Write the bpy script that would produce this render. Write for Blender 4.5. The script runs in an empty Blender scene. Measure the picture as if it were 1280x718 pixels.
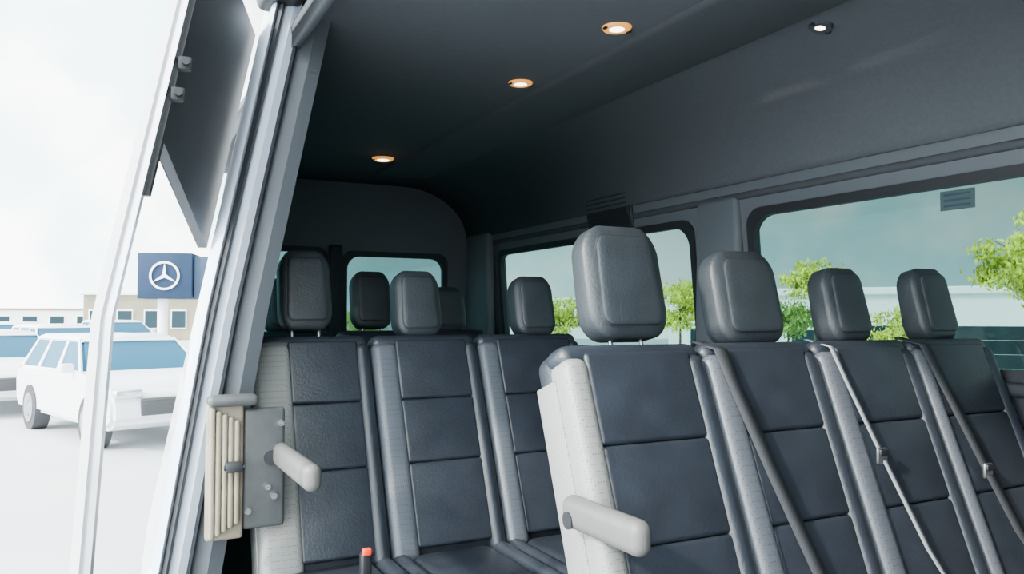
import bpy, bmesh, math, random
from mathutils import Vector, Matrix, Euler
random.seed(7)
R=math.radians
C=bpy.context.scene.collection
CAM=Vector((0,0,1.7)); FPX=1000.0
ROT=Euler((R(90+2.12),0,R(-27.2)),'XYZ').to_matrix()
def P(px,py,t):
    return CAM+ROT@Vector(((px-640)/FPX*t,(359-py)/FPX*t,-t))
def at(px,py,axis,val):
    d=ROT@Vector(((px-640)/FPX,(359-py)/FPX,-1)); k=(val-CAM[axis])/d[axis]
    return CAM+d*k
# ---------------- materials
def mat(name,col,rough=.6,metal=0,noise=0,nscale=30,bump=0,bscale=200,emit=0,coat=0,spec=None,voro=False):
    m=bpy.data.materials.new(name); m.use_nodes=True; nt=m.node_tree; b=nt.nodes['Principled BSDF']
    b.inputs['Base Color'].default_value=(*col,1); b.inputs['Roughness'].default_value=rough; b.inputs['Metallic'].default_value=metal
    if coat: b.inputs['Coat Weight'].default_value=coat
    if spec is not None: b.inputs['Specular IOR Level'].default_value=spec
    tc=nt.nodes.new('ShaderNodeTexCoord')
    if noise:
        n=nt.nodes.new('ShaderNodeTexNoise'); n.inputs['Scale'].default_value=nscale; n.inputs['Detail'].default_value=4
        nt.links.new(tc.outputs['Object'],n.inputs['Vector'])
        cr=nt.nodes.new('ShaderNodeValToRGB')
        cr.color_ramp.elements[0].position=.3; cr.color_ramp.elements[1].position=.7
        cr.color_ramp.elements[0].color=(*[c*(1-noise) for c in col],1); cr.color_ramp.elements[1].color=(*[min(1,c*(1+noise)) for c in col],1)
        nt.links.new(n.outputs['Fac'],cr.inputs['Fac']); nt.links.new(cr.outputs['Color'],b.inputs['Base Color'])
    if voro:
        v=nt.nodes.new('ShaderNodeTexVoronoi'); v.inputs['Scale'].default_value=130; v.inputs['Randomness'].default_value=0.05
        nt.links.new(tc.outputs['Object'],v.inputs['Vector'])
        cr=nt.nodes.new('ShaderNodeValToRGB'); cr.color_ramp.elements[0].position=.18; cr.color_ramp.elements[1].position=.32
        cr.color_ramp.elements[0].color=(*[c*.45 for c in col],1); cr.color_ramp.elements[1].color=(*col,1)
        nt.links.new(v.outputs['Distance'],cr.inputs['Fac']); nt.links.new(cr.outputs['Color'],b.inputs['Base Color'])
    if bump:
        n=nt.nodes.new('ShaderNodeTexNoise'); n.inputs['Scale'].default_value=bscale; n.inputs['Detail'].default_value=3
        nt.links.new(tc.outputs['Object'],n.inputs['Vector'])
        bp=nt.nodes.new('ShaderNodeBump'); bp.inputs['Strength'].default_value=bump; bp.inputs['Distance'].default_value=.003
        nt.links.new(n.outputs['Fac'],bp.inputs['Height']); nt.links.new(bp.outputs['Normal'],b.inputs['Normal'])
    if emit:
        b.inputs['Emission Color'].default_value=(*col,1); b.inputs['Emission Strength'].default_value=emit
    return m
def glass(name,tint,gl=.08):
    m=bpy.data.materials.new(name); m.use_nodes=True; nt=m.node_tree; nt.nodes.clear()
    o=nt.nodes.new('ShaderNodeOutputMaterial'); mx=nt.nodes.new('ShaderNodeMixShader'); t=nt.nodes.new('ShaderNodeBsdfTransparent'); g=nt.nodes.new('ShaderNodeBsdfGlossy')
    t.inputs['Color'].default_value=(*tint,1); g.inputs['Roughness'].default_value=.03; g.inputs['Color'].default_value=(.8,.9,.9,1)
    mx.inputs['Fac'].default_value=gl
    nt.links.new(t.outputs[0],mx.inputs[1]); nt.links.new(g.outputs[0],mx.inputs[2]); nt.links.new(mx.outputs[0],o.inputs['Surface'])
    return m
M=dict(
 headliner=mat('headliner_fabric',(.076,.083,.096),.95,noise=.06,nscale=60,bump=.3,bscale=400),
 doortrim=mat('door_upper_trim',(.022,.026,.034),.7,noise=.1,nscale=10,bump=.2),
 duct=mat('duct_plastic',(.048,.053,.062),.8,bump=.2),
 trim=mat('grey_trim',(.095,.105,.12),.65,bump=.25,bscale=300),
 darktrim=mat('dark_trim',(.014,.016,.022),.6,bump=.2),
 rubber=mat('black_rubber',(.012,.013,.017),.6),
 paint=mat('white_paint',(.62,.69,.82),.25,coat=.6,noise=.03,nscale=3),
 outpaint=mat('white_body_paint',(.85,.85,.87),.3,coat=.5,noise=.02,nscale=3),
 silver=mat('silver_metal',(.7,.72,.76),.25,metal=.9,noise=.1,nscale=8),
 chrome=mat('chrome_post',(.3,.31,.33),.3,metal=.9),
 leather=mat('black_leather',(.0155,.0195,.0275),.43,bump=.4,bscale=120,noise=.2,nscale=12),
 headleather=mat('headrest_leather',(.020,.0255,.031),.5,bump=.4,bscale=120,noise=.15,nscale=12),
 sheen=mat('perforated_leather_painted_sheen',(.075,.083,.10),.40,voro=True,bump=.3),  # black perforated leather with daylight sheen painted in as a lighter colour
 sunleather=mat('perforated_leather_painted_sun',(.21,.21,.205),.45,voro=True,bump=.3),  # same leather, paler still: sunlight on the left-hand faces put into the colour
 arm=mat('armrest_vinyl',(.10,.098,.094),.5,bump=.2,noise=.05),
 plastic=mat('black_plastic',(.012,.013,.016),.4,bump=.1),
 beige=mat('beige_panel',(.24,.205,.15),.5,noise=.3,nscale=9,bump=.2),
 plate=mat('grey_plate',(.06,.062,.065),.45,noise=.1),
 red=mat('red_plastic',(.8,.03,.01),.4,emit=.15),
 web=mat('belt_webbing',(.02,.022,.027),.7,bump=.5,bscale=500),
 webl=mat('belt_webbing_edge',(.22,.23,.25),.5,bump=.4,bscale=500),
 lens=mat('lamp_lens',(1,.85,.6),.3,emit=9),
 lenswarm=mat('lamp_bezel_glow',(1,.40,.06),.3,emit=.9),
 ground=mat('pale_concrete',(.48,.49,.51),.9,noise=.08,nscale=.4,bump=.2),
 floor=mat('vinyl_floor',(.02,.02,.022),.6,noise=.3,nscale=50),
 tyre=mat('tyre',(.06,.06,.065),.9,bump=.3,spec=.1),
 carglass=mat('car_glass',(.015,.085,.15),.5,spec=.1),
 carpaint=mat('car_paint_white',(.7,.72,.75),.4,noise=.02,nscale=2),
 carblack=mat('car_black',(.05,.05,.055),.5),
 orange=mat('orange_lens',(.9,.3,.03),.3,emit=.5),
 rim=mat('alloy_rim',(.25,.26,.28),.4,metal=.5),
 bwhite=mat('building_white',(.97,.97,.94),.8,noise=.015,nscale=.4),
 bbeige=mat('building_beige',(.25,.22,.15),.8,noise=.15,nscale=.6),
 bglass=mat('building_glass',(.02,.04,.05),.5,spec=.1),
 fence=mat('dark_fence_paint',(.025,.035,.04),.8,spec=.1,noise=.4,nscale=1.5),
 signblue=mat('sign_blue',(.018,.032,.065),.6,spec=.1,noise=.1,nscale=1),
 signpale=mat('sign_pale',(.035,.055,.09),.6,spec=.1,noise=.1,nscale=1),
 white=mat('white_enamel',(.85,.85,.85),.4),
 paper=mat('sticker_paper',(.04,.075,.075),.5),
 bark=mat('bark',(.10,.08,.05),.9,noise=.3,nscale=6),
 leafg=mat('leaf_green',(.62,.66,.05),.6,noise=.5,nscale=2.5),
 leafd=mat('leaf_deep_green',(.28,.42,.08),.6,noise=.5,nscale=2.5),
)
GS=glass('side_window_glass',(.105,.182,.176),.045)
GR=glass('rear_window_glass',(.026,.062,.064),.045)
GD=glass('door_glass',(.97,.98,.98),.0)
# ---------------- geometry helpers
def rbox(bm,c,s,bev=.02,seg=3,mx=None,taper=None):
    g=bmesh.ops.create_cube(bm,size=1); vs=g['verts']
    for v in vs:
        v.co=Vector((v.co.x*s[0],v.co.y*s[1],v.co.z*s[2]))
        if taper and v.co.z>0: v.co.x*=taper[0]; v.co.y*=taper[1]
        v.co+=Vector(c)
    out=list(vs)
    if bev>0:
        es=list({e for v in vs for e in v.link_edges})
        r=bmesh.ops.bevel(bm,geom=es,offset=min(bev,min(s)*.49),segments=seg,profile=.5,affect='EDGES')
        out=list({v for v in r['verts']}|{v for v in vs if v.is_valid})
    if mx is not None:
        for v in out: v.co=mx@v.co
    return out
def cyl(bm,p0,p1,r,n=20,r2=None):
    p0=Vector(p0);p1=Vector(p1);d=p1-p0;q=d.to_track_quat('Z','Y').to_matrix().to_4x4()
    bmesh.ops.create_cone(bm,cap_ends=True,segments=n,radius1=r,radius2=r if r2 is None else r2,depth=d.length,matrix=Matrix.Translation((p0+p1)/2)@q)
def quad(bm,pts):
    vs=[bm.verts.new(p) for p in pts]; return bm.faces.new(vs)
def prism(bm,pts,vec):
    a=[bm.verts.new(p) for p in pts]; b=[bm.verts.new(Vector(p)+Vector(vec)) for p in pts]; n=len(pts)
    bm.faces.new(a[::-1]); bm.faces.new(b)
    for i in range(n): bm.faces.new((a[i],a[(i+1)%n],b[(i+1)%n],b[i]))
def obj(name,bm,m,parent=None,smooth=True,**kw):
    bmesh.ops.recalc_face_normals(bm,faces=bm.faces[:])
    me=bpy.data.meshes.new(name); bm.to_mesh(me); bm.free(); me.materials.append(M[m] if isinstance(m,str) else m)
    if smooth:
        for p in me.polygons: p.use_smooth=True
        me.set_sharp_from_angle(angle=R(40))
    o=bpy.data.objects.new(name,me); C.objects.link(o)
    if parent: o.parent=parent
    for k,v in kw.items(): o[k]=v
    return o
def nb(): return bmesh.new()
def thing(name,label,cat,loc=(0,0,0),rz=0,group=None):
    o=bpy.data.objects.new(name,None); C.objects.link(o); o.location=loc; o.rotation_euler=(0,0,rz); o.empty_display_size=.1
    o['label']=label;o['category']=cat
    if group:o['group']=group
    return o
def tag(o,label,cat,group=None):
    o['label']=label;o['category']=cat
    if group:o['group']=group
    return o
ST=dict(kind='structure')
# ---------------- van shell
YR=5.98; YJ=2.77; YF=-.35; ZF=.4
def xf(z): return 2.74-.1*(z-1.7) if z>1.7 else 2.74
def xn(z,Y): return .385+(Y-YJ)/(YR-YJ)*.25+.2*(z-1.7)
def holewall(bm,sr,zr,holes,fn,th):
    ss=sorted({sr[0],sr[1],*[h[0] for h in holes],*[h[1] for h in holes]}); zs=sorted({zr[0],zr[1],*[h[2] for h in holes],*[h[3] for h in holes]})
    for i in range(len(ss)-1):
        for j in range(len(zs)-1):
            sm=(ss[i]+ss[i+1])/2; zm=(zs[j]+zs[j+1])/2
            if any(h[0]<sm<h[1] and h[2]<zm<h[3] for h in holes): continue
            a=[fn(ss[i],zs[j]),fn(ss[i+1],zs[j]),fn(ss[i+1],zs[j+1]),fn(ss[i],zs[j+1])]
            prism(bm,a,th)
def ring(bm,s0,s1,z0,z1,w,r,fn,th,n=8):
    def rr(a0,a1,b0,b1,rad):
        pts=[]
        for cx,cz,st in ((a1-rad,b1-rad,0),(a0+rad,b1-rad,90),(a0+rad,b0+rad,180),(a1-rad,b0+rad,270)):
            for k in range(n+1):
                an=R(st+90*k/n); pts.append((cx+rad*math.cos(an),cz+rad*math.sin(an)))
        return pts
    O=rr(s0-.022,s1+.022,z0-.022,z1+.022,r*.8); I=rr(s0+w,s1-w,z0+w,z1-w,r)
    th=Vector(th); N=len(O)
    o=[bm.verts.new(Vector(fn(*p))+th) for p in O]; i_=[bm.verts.new(Vector(fn(*p))+th) for p in I]
    ib=[bm.verts.new(Vector(fn(*p))-th*1.5) for p in I]; ob=[bm.verts.new(Vector(fn(*p))) for p in O]
    for k in range(N):
        l=(k+1)%N
        bm.faces.new((o[k],o[l],i_[l],i_[k])); bm.faces.new((i_[k],i_[l],ib[l],ib[k])); bm.faces.new((ob[k],ob[l],o[l],o[k]))
    return I
ffar=lambda s,z:(xf(z),s,z)
W1=(1.1,2.80,1.50,2.18); W2=(3.22,5.45,1.50,2.18)
bm=nb(); holewall(bm,(YF,YR+.1),(1.42,2.35),[W1,W2],ffar,(.05,0,0)); obj('wall_left',bm,'trim',smooth=False,**ST)
bm=nb(); holewall(bm,(YF,YR+.1),(.35,1.44),[],lambda s,z:(2.735,s,z),(.06,0,0)); obj('wall_left_lower',bm,'darktrim',smooth=False,**ST)
bm=nb(); rbox(bm,(2.73,2.7,1.455),(.05,6.2,.05),.015); obj('trim_1',bm,'rubber',**ST)
for i,w in enumerate((W1,W2)):
    e=bpy.data.objects.new('window_%d'%(i+1),None);C.objects.link(e);e['kind']='structure'
    bm=nb(); I=ring(bm,*w,.018,.11,ffar,(-.012,0,0)); obj('window_frame',bm,'rubber',e)
    bm=nb(); bm.faces.new([bm.verts.new(Vector(ffar(*p))+Vector((.015,0,0))) for p in I]); obj('glass_pane',bm,GS,e,smooth=False)
frear=lambda s,z:(s,YR,z)
R1=(.80,1.49,1.5,2.20); R2=(1.64,2.46,1.5,2.18)
bm=nb(); holewall(bm,(.3,2.8),(.35,2.8),[R1,R2],lambda s,z:(s if s>.5 else xn(z,YR)-.045,YR,z),(0,.05,0)); obj('wall_back',bm,'trim',smooth=False,**ST)
for i,w in enumerate((R1,R2)):
    e=bpy.data.objects.new('window_%d'%(i+3),None);C.objects.link(e);e['kind']='structure'
    bm=nb(); I=ring(bm,*w,.02,.10,frear,(0,-.015,0)); obj('window_frame',bm,'rubber',e)
    bm=nb(); bm.faces.new([bm.verts.new(Vector(frear(*p))+Vector((0,.01,0))) for p in I]); obj('glass_pane',bm,GR,e,smooth=False)
ZC=.03
prof=[(.555,2.6+ZC)]
for k in range(7):
    a=R(180-90*k/6); prof.append((.69+.12*math.cos(a),2.60+ZC+.12*math.sin(a)))
for k in range(19):
    a=R(90-90*k/18); prof.append((2.1+.575*math.cos(a),2.33+(.39+ZC)*math.sin(a)))
bm=nb(); va=[]
for Y in (YF,YR+.02): va.append([bm.verts.new((x,Y,z)) for x,z in prof])
for k in range(len(prof)-1): bm.faces.new((va[0][k],va[0][k+1],va[1][k+1],va[1][k]))
o=obj('ceiling',bm,'headliner',**ST)
md=o.modifiers.new('s','SOLIDIFY'); md.thickness=.05; md.offset=0
bm=nb(); rbox(bm,(1.7,2.85,2.88),(2.1,6.4,.06),.02); obj('roof_skin',bm,'outpaint',**ST)
bm=nb(); prism(bm,[(.1,-.4,ZF-.08),(2.8,-.4,ZF-.08),(2.8,6.05,ZF-.08),(.36,6.0,ZF-.08),(.10,2.8,ZF-.08)],(0,0,.08)); obj('floor',bm,'floor',smooth=False,**ST)
bm=nb(); prism(bm,[(.3,YF,.35),(2.8,YF,.35),(2.8,YF,2.8),(.3,YF,2.8)],(0,-.05,0)); obj('wall_front',bm,'darktrim',smooth=False,**ST)
NW=(3.15,5.6,1.5,2.15)
bm=nb(); holewall(bm,(YJ,YR),(.38,2.66),[NW],lambda s,z:(xn(z,s),s,z),(.03,0,0)); obj('wall_right',bm,'trim',smooth=False,**ST)
bm=nb(); holewall(bm,(YJ-.02,YR),(.3,2.85),[NW],lambda s,z:(xn(z,s)-.05,s,z),(.045,0,0)); obj('wall_right_outer',bm,'outpaint',smooth=False,**ST)
e=bpy.data.objects.new('window_5',None);C.objects.link(e);e['kind']='structure'
bm=nb(); I=ring(bm,*NW,.03,.1,lambda s,z:(xn(z,s)+.03,s,z),(.012,0,0)); obj('window_frame',bm,'rubber',e)
bm=nb(); bm.faces.new([bm.verts.new(Vector((xn(p[1],p[0]),p[0],p[1]))) for p in I]); obj('glass_pane',bm,GR,e,smooth=False)
def strip(x0,x1,Y0,Y1,z0=.3,z1=2.8,bow=0):
    bm=nb(); n=14; rings=[]
    for k in range(n+1):
        z=z0+(z1-z0)*k/n; dx=(.2 if z>1.7 else .16)*(z-1.7)+.018
        rings.append([bm.verts.new(p) for p in ((x0+dx,Y0+.004,z),((x0+x1)/2+dx,Y0-bow,z),(x1+dx,Y0+.004,z),(x1+dx,Y1,z),(x0+dx,Y1,z))])
    for k in range(n):
        for j in range(5):
            a,b=rings[k],rings[k+1]; l=(j+1)%5; bm.faces.new((a[j],a[l],b[l],b[j]))
    bm.faces.new(rings[0]);bm.faces.new(rings[-1]); return bm
obj('trim_2',strip(.266,.285,2.69,2.9,bow=.01),'paint',**ST)
obj('trim_3',strip(.286,.306,2.68,2.82,bow=.012),'rubber',**ST)
obj('trim_4',strip(.307,.36,2.70,2.9,bow=.012),'paint',**ST)
obj('trim_5',strip(.361,.374,2.69,2.8,bow=.008),'rubber',**ST)
obj('trim_6',strip(.375,.47,2.72,3.0,bow=.02),'trim',**ST)
bm=nb(); rbox(bm,(.52,1.2,2.80),(.14,3.2,.12),.03); obj('trim_7',bm,'rubber',**ST)
bm=nb(); rbox(bm,(2.69,3.01,1.85),(.06,.34,.85),.03,4,taper=(1,.85)); obj('trim_8',bm,'trim',**ST)
bm=nb(); rbox(bm,(2.66,5.72,1.85),(.08,.4,1.0),.03,4); obj('trim_9',bm,'trim',**ST)
bm=nb(); rbox(bm,(2.69,2.8,2.27),(.04,6.2,.035),.015,3); obj('trim_10',bm,'duct',**ST)
bm=nb(); rbox(bm,(1.565,YR-.03,1.84),(.10,.05,.8),.02,3); obj('trim_11',bm,'darktrim',**ST)
bm=nb(); rbox(bm,(1.92,2.7,2.73),(.40,5.6,.05),.024,4)
o=obj('ceiling_duct',bm,'duct'); tag(o,'long dark air duct panel running along the van headliner','duct')
def lamp(name,label,x,y,zc,r,warm,tilt=0):
    t=thing(name,label,'ceiling light',(x,y,zc),group='round lamps in the van headliner'); t.rotation_euler=(0,tilt,0)
    bm=nb(); bmesh.ops.create_cone(bm,cap_ends=True,segments=40,radius1=r*.8,radius2=r,depth=.018,matrix=Matrix.Translation((0,0,-.009))); obj('bezel',bm,'lenswarm' if warm else 'duct',t)
    bm=nb(); bmesh.ops.create_uvsphere(bm,u_segments=24,v_segments=12,radius=r*.62,matrix=Matrix.Translation((0,0,-.012))@Matrix.Diagonal((1,1,.25,1))); obj('lens',bm,'lens',t)
    for s in (-1,1):
        bm=nb(); rbox(bm,(s*r*.82,0,-.02),(.012,.02,.008),.003,2); obj('clip',bm,'plastic',t)
    return t
lamp('ceiling_lamp','amber rimmed ceiling lamp nearest the top centre of the picture',1.61,2.32,2.735,.06,True)
lamp('ceiling_lamp','amber rimmed ceiling lamp second from the front in the line of three',1.62,3.07,2.735,.06,True)
lamp('ceiling_lamp','small ceiling lamp farthest back, nearest the rear doors',1.61,4.96,2.73,.075,True)
lamp('ceiling_lamp','white ceiling lamp on the far side of the duct, right of the others',2.22,1.96,2.724,.048,False,R(12))
t=thing('vent_grille','black rectangular grille above the second side window','vent',(2.682,3.94,2.33)); t.rotation_euler=(0,R(-9),0)
bm=nb(); rbox(bm,(-.01,0,0),(.03,.46,.24),.009,3); obj('frame',bm,'darktrim',t)
bm=nb(); rbox(bm,(-.025,0,0),(.006,.42,.21),.002,1)
for k in range(7): rbox(bm,(-.029,0,-.08+k*.0267),(.006,.41,.008),.001,1)
obj('slats',bm,'rubber',t)
# ---------------- seats
TH=R(20); L=.86
MB_=Matrix.Translation((0,-L*math.sin(TH),1.22-L*math.cos(TH)))@Matrix.Rotation(-TH,4,'X')
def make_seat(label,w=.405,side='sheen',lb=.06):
    t=thing('van_seat',label,'seat'); h=w/2
    bm=nb(); rbox(bm,(0,.06,L/2),(w,.11,L),.04,4,MB_,(.98,1)); obj('backrest',bm,'leather',t)
    c0=-h+lb-.008; c1=h-.05
    bm=nb()
    for z0,z1 in ((.06,.36),(.361,.60),(.601,.835)):
        rbox(bm,((c0+c1)/2,-.002,(z0+z1)/2),(c1-c0,.09,z1-z0),.012,4,MB_)
    obj('centre_panel',bm,'leather',t)
    for s in (-1,1):
        wd=lb if s<0 else .058
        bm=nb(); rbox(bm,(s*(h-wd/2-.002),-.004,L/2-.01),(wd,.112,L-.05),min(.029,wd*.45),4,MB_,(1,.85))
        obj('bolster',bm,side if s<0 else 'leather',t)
    bm=nb(); rbox(bm,(0,.012,L-.03),(w*.98,.1,.065),.031,4,MB_); obj('top_roll',bm,'leather',t)
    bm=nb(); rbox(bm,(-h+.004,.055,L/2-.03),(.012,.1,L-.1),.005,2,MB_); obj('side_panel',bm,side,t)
    yb=-L*math.sin(TH)-.24
    bm=nb(); rbox(bm,(0,yb,.40),(w*.74,.48,.13),.04,4); obj('cushion',bm,'leather',t)
    for s in (-1,1):
        bm=nb(); rbox(bm,(s*(h-.028),yb,.40),(.055,.5,.15),.026,4); obj('cushion_bolster',bm,'leather',t)
    bm=nb(); rbox(bm,(0,yb+.03,.31),(w*.9,.42,.07),.02); rbox(bm,(0,yb+.05,.15),(w*.5,.3,.3),.02); obj('base',bm,'plastic',t)
    return t
def add_head(t,lift,w=.25,h=.25,dx=0):
    mx=MB_@Matrix.Translation((dx,.04,L+.01+lift))@Matrix.Rotation(R(8),4,'X')
    bm=nb(); vs=rbox(bm,(0,0,0),(2,2,2),.48,7)
    for v in vs:
        x,y,z=v.co; k=1-.13*max(0,z)**2-.04*max(0,-z)
        v.co=mx@Vector((x*w/2*k, y*.05*(1-.2*max(0,z))-.008*(1-x*x)*(y<0), (z+1)*h/2))
    hd=obj('headrest',bm,'headleather',t)
    # raised front pad with a welt seam around it
    for nm,sx,sz,dy,th,ms in (('seam_welt',.385,.405,-.040,.012,'rubber'),('front_pad',.37,.39,-.046,.013,'headleather')):
        bm=nb(); vs=rbox(bm,(0,0,0),(2,2,2),.28,4)
        for v in vs:
            x,y,z=v.co; k=1-.10*max(0,z)
            v.co=mx@Vector((x*w*sx*k,y*th+dy-.006*(1-x*x)+.006*max(0,z),(z+1)*h*sz+h*(.5-sz)))
        obj(nm,bm,ms,hd)
    for s in (-1,1):
        bm=nb(); cyl(bm,mx@Vector((s*.05,0,-.06-lift)),mx@Vector((s*.05,0,.05)),.006,12); obj('post',bm,'chrome',hd)
        bm=nb(); cyl(bm,mx@Vector((s*.05,0,-.025-lift)),mx@Vector((s*.05,0,-.005-lift)),.014,12); obj('post_collar',bm,'plastic',t)
def add_arm(t,sx,z,y0,y1,m='arm',w=.05,hh=.075):
    bm=nb(); rbox(bm,(sx,(y0+y1)/2,z),(w,abs(y1-y0),hh),.024,5); ar=obj('armrest',bm,m,t)
    bm=nb(); cyl(bm,(sx-.028,y1-.04,z-.015),(sx+.028,y1-.04,z-.015),.02,18); obj('hinge_cap',bm,'plastic',ar)
def seat(label,x,Y,lift,group,side='sheen',w=.405,arm=None,hw=.25,hh=.25,lb=.06,dx=0):
    t=make_seat(label,w,side,lb); add_head(t,lift,hw,hh,dx); t.location=(x,Y,ZF); t['group']=group
    if arm: add_arm(t,*arm)
    return t
g1='black leather seats of the nearest row'
seat('nearest black leather seat, with an armrest on its open left side and tallest headrest',1.225,1.74,.02,g1,'sunleather',.445,arm=(-.245,.85,-.42,-.12),hw=.26,hh=.315,lb=.075,dx=.04)
seat('black leather seat second from the left in the nearest row',1.660,1.74,.0,g1,w=.42,hw=.26,hh=.28,dx=.035,lb=.085)
seat('black leather seat second from the far window in the nearest row, belt with latch plate',2.085,1.74,.0,g1,w=.42,hw=.19,hh=.24,dx=.02,lb=.085)
seat('black leather seat of the nearest row set against the far side window',2.505,1.74,.0,g1,w=.41,hw=.19,hh=.25,dx=.03)
g2='black leather seats of the second row'
seat('second row black leather seat right behind the door pillar',.69,3.0,.03,g2,'sunleather',.44,arm=(-.17,.86,-.82,-.25,'arm'),hw=.20,hh=.31,lb=.14)
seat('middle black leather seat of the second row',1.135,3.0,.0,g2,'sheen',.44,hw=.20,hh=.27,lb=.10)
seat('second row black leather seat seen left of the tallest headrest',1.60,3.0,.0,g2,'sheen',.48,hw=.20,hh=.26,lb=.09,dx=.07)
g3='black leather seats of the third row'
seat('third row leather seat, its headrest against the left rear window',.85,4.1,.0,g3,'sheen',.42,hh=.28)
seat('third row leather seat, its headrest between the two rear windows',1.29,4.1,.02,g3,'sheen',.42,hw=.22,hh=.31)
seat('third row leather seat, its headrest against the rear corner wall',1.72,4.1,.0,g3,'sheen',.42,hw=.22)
def belt(label,x,Y,pts,m,plate=None,w=.045):
    t=thing('seat_belt',label,'seat belt',(x,Y,ZF))
    bm=nb(); pv=None
    for (bx,bz,by) in pts:
        c=MB_@Vector((bx,by,bz))
        a=bm.verts.new(c+Vector((-w/2,0,0))); b=bm.verts.new(c+Vector((w/2,0,.0)))
        if pv: bm.faces.new((pv[0],pv[1],b,a))
        pv=(a,b)
    o=obj('webbing',bm,m,t); md=o.modifiers.new('s','SOLIDIFY'); md.thickness=.003
    if plate:
        c=MB_@Vector((plate[0],-.07,plate[1]))
        bm=nb(); rbox(bm,c,(.04,.01,.045),.004,2); obj('latch_plate',bm,'chrome',t)
        bm=nb(); rbox(bm,c+Vector((0,-.006,.01)),(.035,.012,.02),.004,2); obj('latch_cover',bm,'plastic',t)
    return t
bp=[(-.17,.88,.02),(-.165,.83,-.06),(-.15,.72,-.066),(-.10,.48,-.07),(-.04,.24,-.07),(.02,.04,-.09)]
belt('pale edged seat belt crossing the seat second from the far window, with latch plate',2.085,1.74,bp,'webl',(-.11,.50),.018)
belt('black seat belt hanging down the seat by the far window',2.505,1.74,bp,'web',(-.09,.42))
belt('black seat belt lying across the seat second from left in the nearest row',1.66,1.74,bp,'web')
def buckle(px,py,z,label):
    p=at(px,py,2,z)
    t=thing('belt_buckle',label,'buckle',p)
    bm=nb(); rbox(bm,(0,0,-.05),(.035,.03,.11),.008,3); obj('buckle_body',bm,'plastic',t)
    bm=nb(); rbox(bm,(0,-.012,.01),(.028,.02,.022),.005,3); obj('release_button',bm,'red',t)
buckle(457,693,.96,'seat belt buckle with red button on the second row cushion')
buckle(1156,710,.98,'seat belt buckle with red button between the nearest row seats')
# ---------------- trim column and plate behind door pillar
t=thing('pillar_panel','beige ribbed moulding with grey bolted plate at the foot of the door pillar','trim panel',(.02,2.62,0))
bm=nb()
for k in range(5): rbox(bm,(.29+k*.018,0,1.22),(.017,.05,.40-.02*k),.007,3)
rbox(bm,(.33,.02,1.22),(.11,.04,.42),.01,3); obj('ribbed_column',bm,'beige',t)
bm=nb(); rbox(bm,(.45,.03,1.22),(.13,.03,.38),.012,3); pl=obj('plate',bm,'plate',t)
bm=nb(); cyl(bm,(.47,.02,1.25),(.47,.005,1.25),.022,24); obj('hole_rim',bm,'rubber',pl)
for x,z in ((.46,1.16),(.48,1.13),(.50,1.36),(.40,1.09)):
    bm=nb(); cyl(bm,(x,.02,z),(x,.003,z),.010,12); obj('bolt',bm,'silver',pl)
bm=nb(); rbox(bm,(.35,.0,1.44),(.15,.07,.035),.016,4); obj('cap',bm,'plate',t)
bm=nb(); rbox(bm,(.35,-.04,1.24),(.05,.04,.03),.006,2); cyl(bm,(.32,-.05,1.24),(.38,-.05,1.24),.008,10); obj('striker',bm,'rubber',t)
# ---------------- sliding door standing open
A=Vector((0.005,2.15)); B=Vector((.25,2.98)); dl=(B-A)
nrm=Vector((dl.y,-dl.x)).normalized()
def D(u,z,off=0):
    p=A+dl*u+nrm*off; return Vector((p.x+(.2 if z>1.7 else .06)*(z-1.7),p.y,z))
t=thing('sliding_door','open sliding door with silver leading edge and dark upper trim','door',(0,2.15,.35)); off=Vector((0,2.15,.35))
def dpanel(name,m,pts,th,par,smooth=False):
    bm=nb(); a=[bm.verts.new(D(u,z,0)-off) for u,z in pts]; b=[bm.verts.new(D(u,z,th)-off) for u,z in pts]; n=len(pts)
    bm.faces.new(a);bm.faces.new(b[::-1])
    for i in range(n): bm.faces.new((a[i],a[(i+1)%n],b[(i+1)%n],b[i]))
    return obj(name,bm,m,par,smooth)
low=[(0.05+.95*k/16, 2.14-.20*(k/16)**1.0) for k in range(17)]
dpanel('upper_trim','doortrim',low+[(1,2.72),(.05,2.72)],.03,t)
for za,zb in ((1.7,2.75),(.4,1.7)):
    dpanel('edge_frame','silver',[(0,za),(.03,za),(.03,zb),(0,zb)],.02,t)
    dpanel('edge_flange','outpaint',[(-.02,za),(0,za),(0,zb),(-.02,zb)],-.02,t)
dpanel('edge_seal','rubber',[(.03,2.0),(.055,2.0),(.055,2.75),(.03,2.75)],.03,t)
dpanel('window_pane',GD,[(.05,1.7),(1,1.7)]+low[::-1],.004,t)
dpanel('window_pane',GD,[(.05,.9),(1,.9),(1,1.7),(.05,1.7)],.004,t)
dpanel('lower_panel','outpaint',[(.0,.35),(1,.35),(1,.9),(.0,.9)],.05,t)
for z in (2.34,2.26):
    bm=nb(); c=D(.03,z,.04)-off; rbox(bm,c,(.035,.03,.035),.006,2); cyl(bm,c+Vector((0,-.02,0)),c+Vector((0,-.035,0)),.01,12); obj('latch',bm,'rubber',t)
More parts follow.
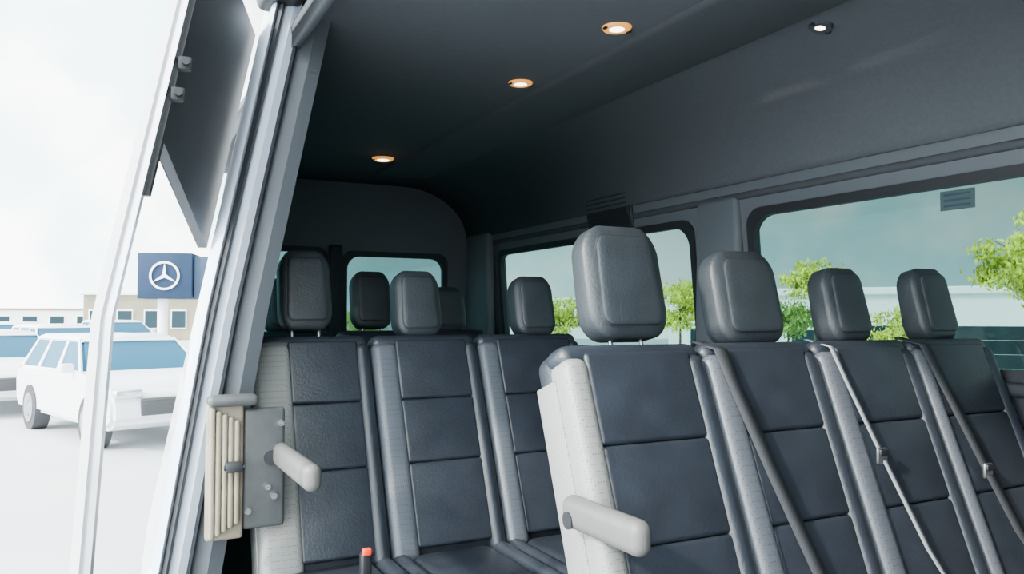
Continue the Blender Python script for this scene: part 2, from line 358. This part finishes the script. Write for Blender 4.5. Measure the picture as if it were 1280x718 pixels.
# ---------------- outside
bm=nb(); quad(bm,[(-150,-60,0),(150,-60,0),(150,250,0),(-150,250,0)]); obj('ground',bm,'ground',smooth=False,**ST)
def car(label,loc,rz,paint='carpaint',sc=1):
    t=thing('car',label,'car',loc,rz,'white cars parked on the lot'); t.scale=(sc,)*3
    pr=[(-2.3,.45),(-2.33,.8),(-2.25,1.02),(.95,1.05),(1.6,.98),(2.15,.86),(2.3,.7),(2.33,.42),(2.1,.3),(-2.15,.3)]
    bm=nb(); prism(bm,[(x,-.93,z) for x,z in pr],(0,1.86,0)); bmesh.ops.bevel(bm,geom=bm.edges[:],offset=.06,segments=3,affect='EDGES'); obj('body',bm,paint,t)
    def cabin(bm,x0,x1,z0,X0,X1,z1,w0,w1):
        v=[bm.verts.new(p) for p in ((x0,-w0,z0),(x1,-w0,z0),(x1,w0,z0),(x0,w0,z0),(X0,-w1,z1),(X1,-w1,z1),(X1,w1,z1),(X0,w1,z1))]
        for f in ((0,1,2,3),(4,5,6,7),(0,1,5,4),(1,2,6,5),(2,3,7,6),(3,0,4,7)): bm.faces.new([v[i] for i in f])
    bm=nb(); cabin(bm,-2.15,1.0,1.0,-1.85,.3,1.52,.86,.68); bmesh.ops.bevel(bm,geom=bm.edges[:],offset=.03,segments=2,affect='EDGES'); obj('cabin',bm,'carglass',t)
    bm=nb(); cabin(bm,-1.98,.42,1.46,-1.85,.22,1.56,.74,.64); bmesh.ops.bevel(bm,geom=bm.edges[:],offset=.03,segments=2,affect='EDGES'); obj('roof',bm,paint,t)
    for s in (-1,1):
        for xa,xb,xc,xd in ((1.0,.9,.3,.2),(-.15,-.27,-.25,-.35),(-1.15,-1.27,-1.1,-1.2),(-2.1,-2.2,-1.8,-1.9)):
            bm=nb(); v=[bm.verts.new(p) for p in ((xa,s*.88,1.02),(xb,s*.88,1.02),(xd,s*.69,1.5),(xc,s*.69,1.5))]; bm.faces.new(v); o=obj('window_pillar',bm,paint,t,False); o.modifiers.new('s','SOLIDIFY').thickness=.03
        for x in (-1.42,1.42):
            bm=nb(); cyl(bm,(x,s*.72,.36),(x,s*.95,.36),.37,32); wh=obj('wheel',bm,'tyre',t)
            bm=nb(); cyl(bm,(x,s*.94,.36),(x,s*.965,.36),.24,24)
            for k in range(5):
                a=R(72*k); rbox(bm,(x+.12*math.cos(a),s*.97,.36+.12*math.sin(a)),(.05,.02,.05),.01,2)
            obj('rim',bm,'rim',wh)
        bm=nb(); rbox(bm,(2.2,s*.7,.8),(.2,.36,.12),.03,3); obj('headlight',bm,'silver',t)
        bm=nb(); rbox(bm,(-2.3,s*.75,.92),(.08,.25,.2),.03,3); obj('tail_light',bm,'orange',t)
        bm=nb(); rbox(bm,(.75,s*1.02,1.1),(.1,.18,.13),.03,3); obj('mirror',bm,paint,t)
        bm=nb(); rbox(bm,(1.95,s*.92,.85),(.14,.06,.06),.02,2); obj('marker_light',bm,'orange',t)
    bm=nb(); rbox(bm,(2.31,0,.62),(.06,1.1,.24),.02,2)
    for k in range(4): rbox(bm,(2.34,0,.53+k*.06),(.02,1.05,.015),.003,1)
    obj('grille',bm,'carblack',t)
    return t
p=P(150,570,11.8); p.z=0
car('white sport utility vehicle parked nearest beyond the sliding door',p,R(-72),sc=.92)
p=P(-10,470,15); p.z=0
car('white car cut by the left edge of the picture, second nearest',p,R(-74),sc=.92)
p=P(75,450,22); p.z=0
car('white car parked in the third rank, right of the cut off car',p,R(-70),sc=.95)
p=P(20,445,28); p.z=0
car('white car in the fourth rank near the left edge of the picture',p,R(-70),sc=.97)
p=P(150,440,33); p.z=0
car('white car farthest back, parked in front of the low beige building',p,R(-66))
p=P(205,400,40)
t=thing('pylon_sign','dark blue cube dealership sign with white ringed star on a post','sign',(p.x,p.y,0),R(-18))
bm=nb(); rbox(bm,(0,.9,3.75),(2.6,1.8,2.3),.05,2); cb=obj('sign_box',bm,'signblue',t)
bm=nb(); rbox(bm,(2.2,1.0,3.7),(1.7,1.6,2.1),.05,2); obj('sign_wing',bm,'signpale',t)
bm=nb(); cyl(bm,(-.3,.9,0),(-.3,.9,2.7),.25,20); obj('post',bm,'white',t)
bm=nb(); n=48
for k in range(n):
    a0,a1=2*math.pi*k/n,2*math.pi*(k+1)/n
    prism(bm,[(r*math.cos(a),-.03,3.75+r*math.sin(a)) for r,a in ((.62,a0),(.72,a0),(.72,a1),(.62,a1))],(0,-.05,0))
for k in range(3):
    a=R(90+120*k)
    prism(bm,[(.65*math.cos(a),-.03,3.75+.65*math.sin(a)),(.10*math.cos(a+R(60)),-.03,3.75+.10*math.sin(a+R(60))),(0,-.03,3.75),(.10*math.cos(a-R(60)),-.03,3.75+.10*math.sin(a-R(60)))],(0,-.06,0))
obj('star_emblem',bm,'white',cb,False)
def building(label,px,t_,w,h,dep,rz,m,band=None,nwin=6,wz=(1,2)):
    p=P(px,400,t_); t=thing('building',label,'building',(p.x,p.y,0),rz)
    bm=nb(); rbox(bm,(0,dep/2,h/2),(w,dep,h),.05,1); obj('walls',bm,m,t,False)
    bm=nb(); rbox(bm,(0,dep/2,h+.08),(w+.5,dep+.5,.25),.04,1); obj('roof',bm,band or m,t,False)
    for k in range(nwin):
        x=-w/2+(k+.5)*w/nwin
        bm=nb(); rbox(bm,(x,-.02,(wz[0]+wz[1])/2),(w/nwin*.6,.1,wz[1]-wz[0]),.02,1); f=obj('window',bm,'bwhite',t,False)
        bm=nb(); rbox(bm,(x,-.06,(wz[0]+wz[1])/2),(w/nwin*.52,.08,(wz[1]-wz[0])*.88),.01,1); obj('pane',bm,'bglass',f,False)
    return t
building('low beige building with glazed front behind the dealership sign',190,58,9,3.3,8,R(-10),'bbeige','bwhite',5,(.8,2.2))
building('long pale building on the horizon at the far left of the lot',20,95,34,2.5,10,R(0),'bwhite','bbeige',12,(.8,1.8))
building('long white single storey building outside the far side windows',1330,24,24,2.45,8,R(-52),'bwhite','bwhite',7,(.5,1.3))
building('pale building outside the second side window',740,60,30,2.9,8,R(-30),'bwhite','bwhite',8,(.9,1.8))
p=P(1225,420,17)
t=thing('lot_fence','dark board fence in front of the long white building','fence',(p.x,p.y,0),R(-52))
bm=nb()
for k in range(5): rbox(bm,(0,0,.15+k*.3),(5.6,.04,.296),.008,1)
obj('boards',bm,'fence',t,False)
for k in range(4):
    bm=nb(); rbox(bm,(-2.7+k*1.8,-.05,.78),(.12,.08,1.56),.01,1); obj('post',bm,'bglass',t,False)
def tree(label,px,py,t_,rw,rh,n,m,ls=.12,group='trees outside the far windows',ncl=34):
    c=P(px,py,t_); t=thing('tree',label,'tree',(c.x,c.y,0),group=group)
    bm=nb(); cyl(bm,(0,0,0),(0,0,c.z),.04*rw+.02,10,.012)
    for k in range(9):
        a=random.random()*6.28; zz=c.z-rh*.6+random.random()*rh; cyl(bm,(0,0,zz-.2*rh),(rw*.7*math.cos(a),rw*.7*math.sin(a),zz+.2*rh),.014,6,.005)
    obj('trunk',bm,'bark',t)
    bm=nb(); cl=[]
    for k in range(ncl):
        v=Vector((random.gauss(0,1),random.gauss(0,1),random.gauss(0,1))).normalized()*random.random()**.4
        cl.append(Vector((v.x*rw,v.y*rw,c.z+v.z*rh)))
    for k in range(n):
        q=random.choice(cl)+Vector((random.gauss(0,rw*.15),random.gauss(0,rw*.15),random.gauss(0,rh*.12)))
        e=Euler((random.random()*6,random.random()*6,random.random()*6)).to_matrix(); s=ls*random.uniform(.6,1.2)
        quad(bm,[q+e@Vector(v) for v in ((-s,0,0),(0,-s*.45,0),(s,0,0),(0,s*.45,0))])
    obj('foliage',bm,m,t,False)
tree('bright yellow green tree at the right edge of the far side window',1285,325,12,.70,.66,8000,'leafg',.055)
tree('small leafy tree between the headrests outside the far window',1018,352,20,.75,.5,2200,'leafg',.07)
tree('low green tree seen just left of the tallest headrest',704,396,24,.6,.55,1500,'leafg',.07)
tree('green tree seen right of the tallest headrest',850,382,26,1.0,.75,2500,'leafg',.08)
tree('low shrubby tree between the two right headrests',1120,415,15,.5,.4,1500,'leafg',.05)
tree('low tree glimpsed through the rear door window',450,408,30,1.0,.7,1500,'leafg',.09)
tree('deep green round tree in front of the dark fence',1160,425,15.5,.35,.3,1200,'leafd',.05)
tree('deep green low tree left of the first far window headrest',985,400,21,.8,.45,2000,'leafd',.07)
t=thing('window_sticker','small dark printed notice stuck at the top of the far side window','sticker',(xf(2.1)-.004,1.79,2.115))
bm=nb(); rbox(bm,(0,0,0),(.003,.13,.07),.001,1); obj('paper',bm,'paper',t)
bm=nb()
for k in range(3): rbox(bm,(-.003,0,.02-k*.02),(.002,.1,.007),.0005,1)
obj('printed_lines',bm,'signpale',t)
# ---------------- world, sun, camera
w=bpy.data.worlds.new('World'); bpy.context.scene.world=w; w.use_nodes=True; nt=w.node_tree; bg=nt.nodes['Background']
tc=nt.nodes.new('ShaderNodeTexCoord'); sx=nt.nodes.new('ShaderNodeSeparateXYZ'); nt.links.new(tc.outputs['Generated'],sx.inputs[0])
def mrange(src,a,b,c,d):
    m=nt.nodes.new('ShaderNodeMapRange'); m.inputs['From Min'].default_value=a; m.inputs['From Max'].default_value=b; m.inputs['To Min'].default_value=c; m.inputs['To Max'].default_value=d
    nt.links.new(src,m.inputs['Value']); return m.outputs[0]
mr=mrange(sx.outputs['X'],.15,.75,9,4.6)
mz=mrange(sx.outputs['Z'],0,.25,1.1,.34)
ml=nt.nodes.new('ShaderNodeMath'); ml.operation='MULTIPLY'; nt.links.new(mr,ml.inputs[0]); nt.links.new(mz,ml.inputs[1])
gt=mrange(sx.outputs['X'],.0,.3,0,1)
lf=mrange(sx.outputs['X'],-.7,-.1,16,10)
mm=nt.nodes.new('ShaderNodeMix'); mm.data_type='FLOAT'; nt.links.new(gt,mm.inputs[0]); nt.links.new(lf,mm.inputs[2]); nt.links.new(ml.outputs[0],mm.inputs[3]); nt.links.new(mm.outputs[0],bg.inputs['Strength'])
n=nt.nodes.new('ShaderNodeTexNoise'); n.inputs['Scale'].default_value=7; n.inputs['Detail'].default_value=5; nt.links.new(tc.outputs['Generated'],n.inputs['Vector'])
cr=nt.nodes.new('ShaderNodeValToRGB'); cr.color_ramp.elements[0].position=.42; cr.color_ramp.elements[1].position=.58
cr.color_ramp.elements[0].color=(.60,.82,.86,1); cr.color_ramp.elements[1].color=(1,1,1,1)
nt.links.new(n.outputs['Fac'],cr.inputs['Fac']); nt.links.new(cr.outputs['Color'],bg.inputs['Color'])
sun=bpy.data.lights.new('sun','SUN'); sun.energy=11; sun.angle=R(3); sun.color=(1,.93,.82); so=bpy.data.objects.new('sun',sun); C.objects.link(so)
so.rotation_euler=Vector((.8,.12,-.5)).to_track_quat('-Z','Y').to_euler()
cam=bpy.data.cameras.new('camera'); cam.sensor_width=36; cam.lens=36*FPX/1280; cam.clip_end=500; co=bpy.data.objects.new('camera',cam); C.objects.link(co)
co.location=CAM; co.rotation_euler=(R(92.12),0,R(-27.2)); bpy.context.scene.camera=co
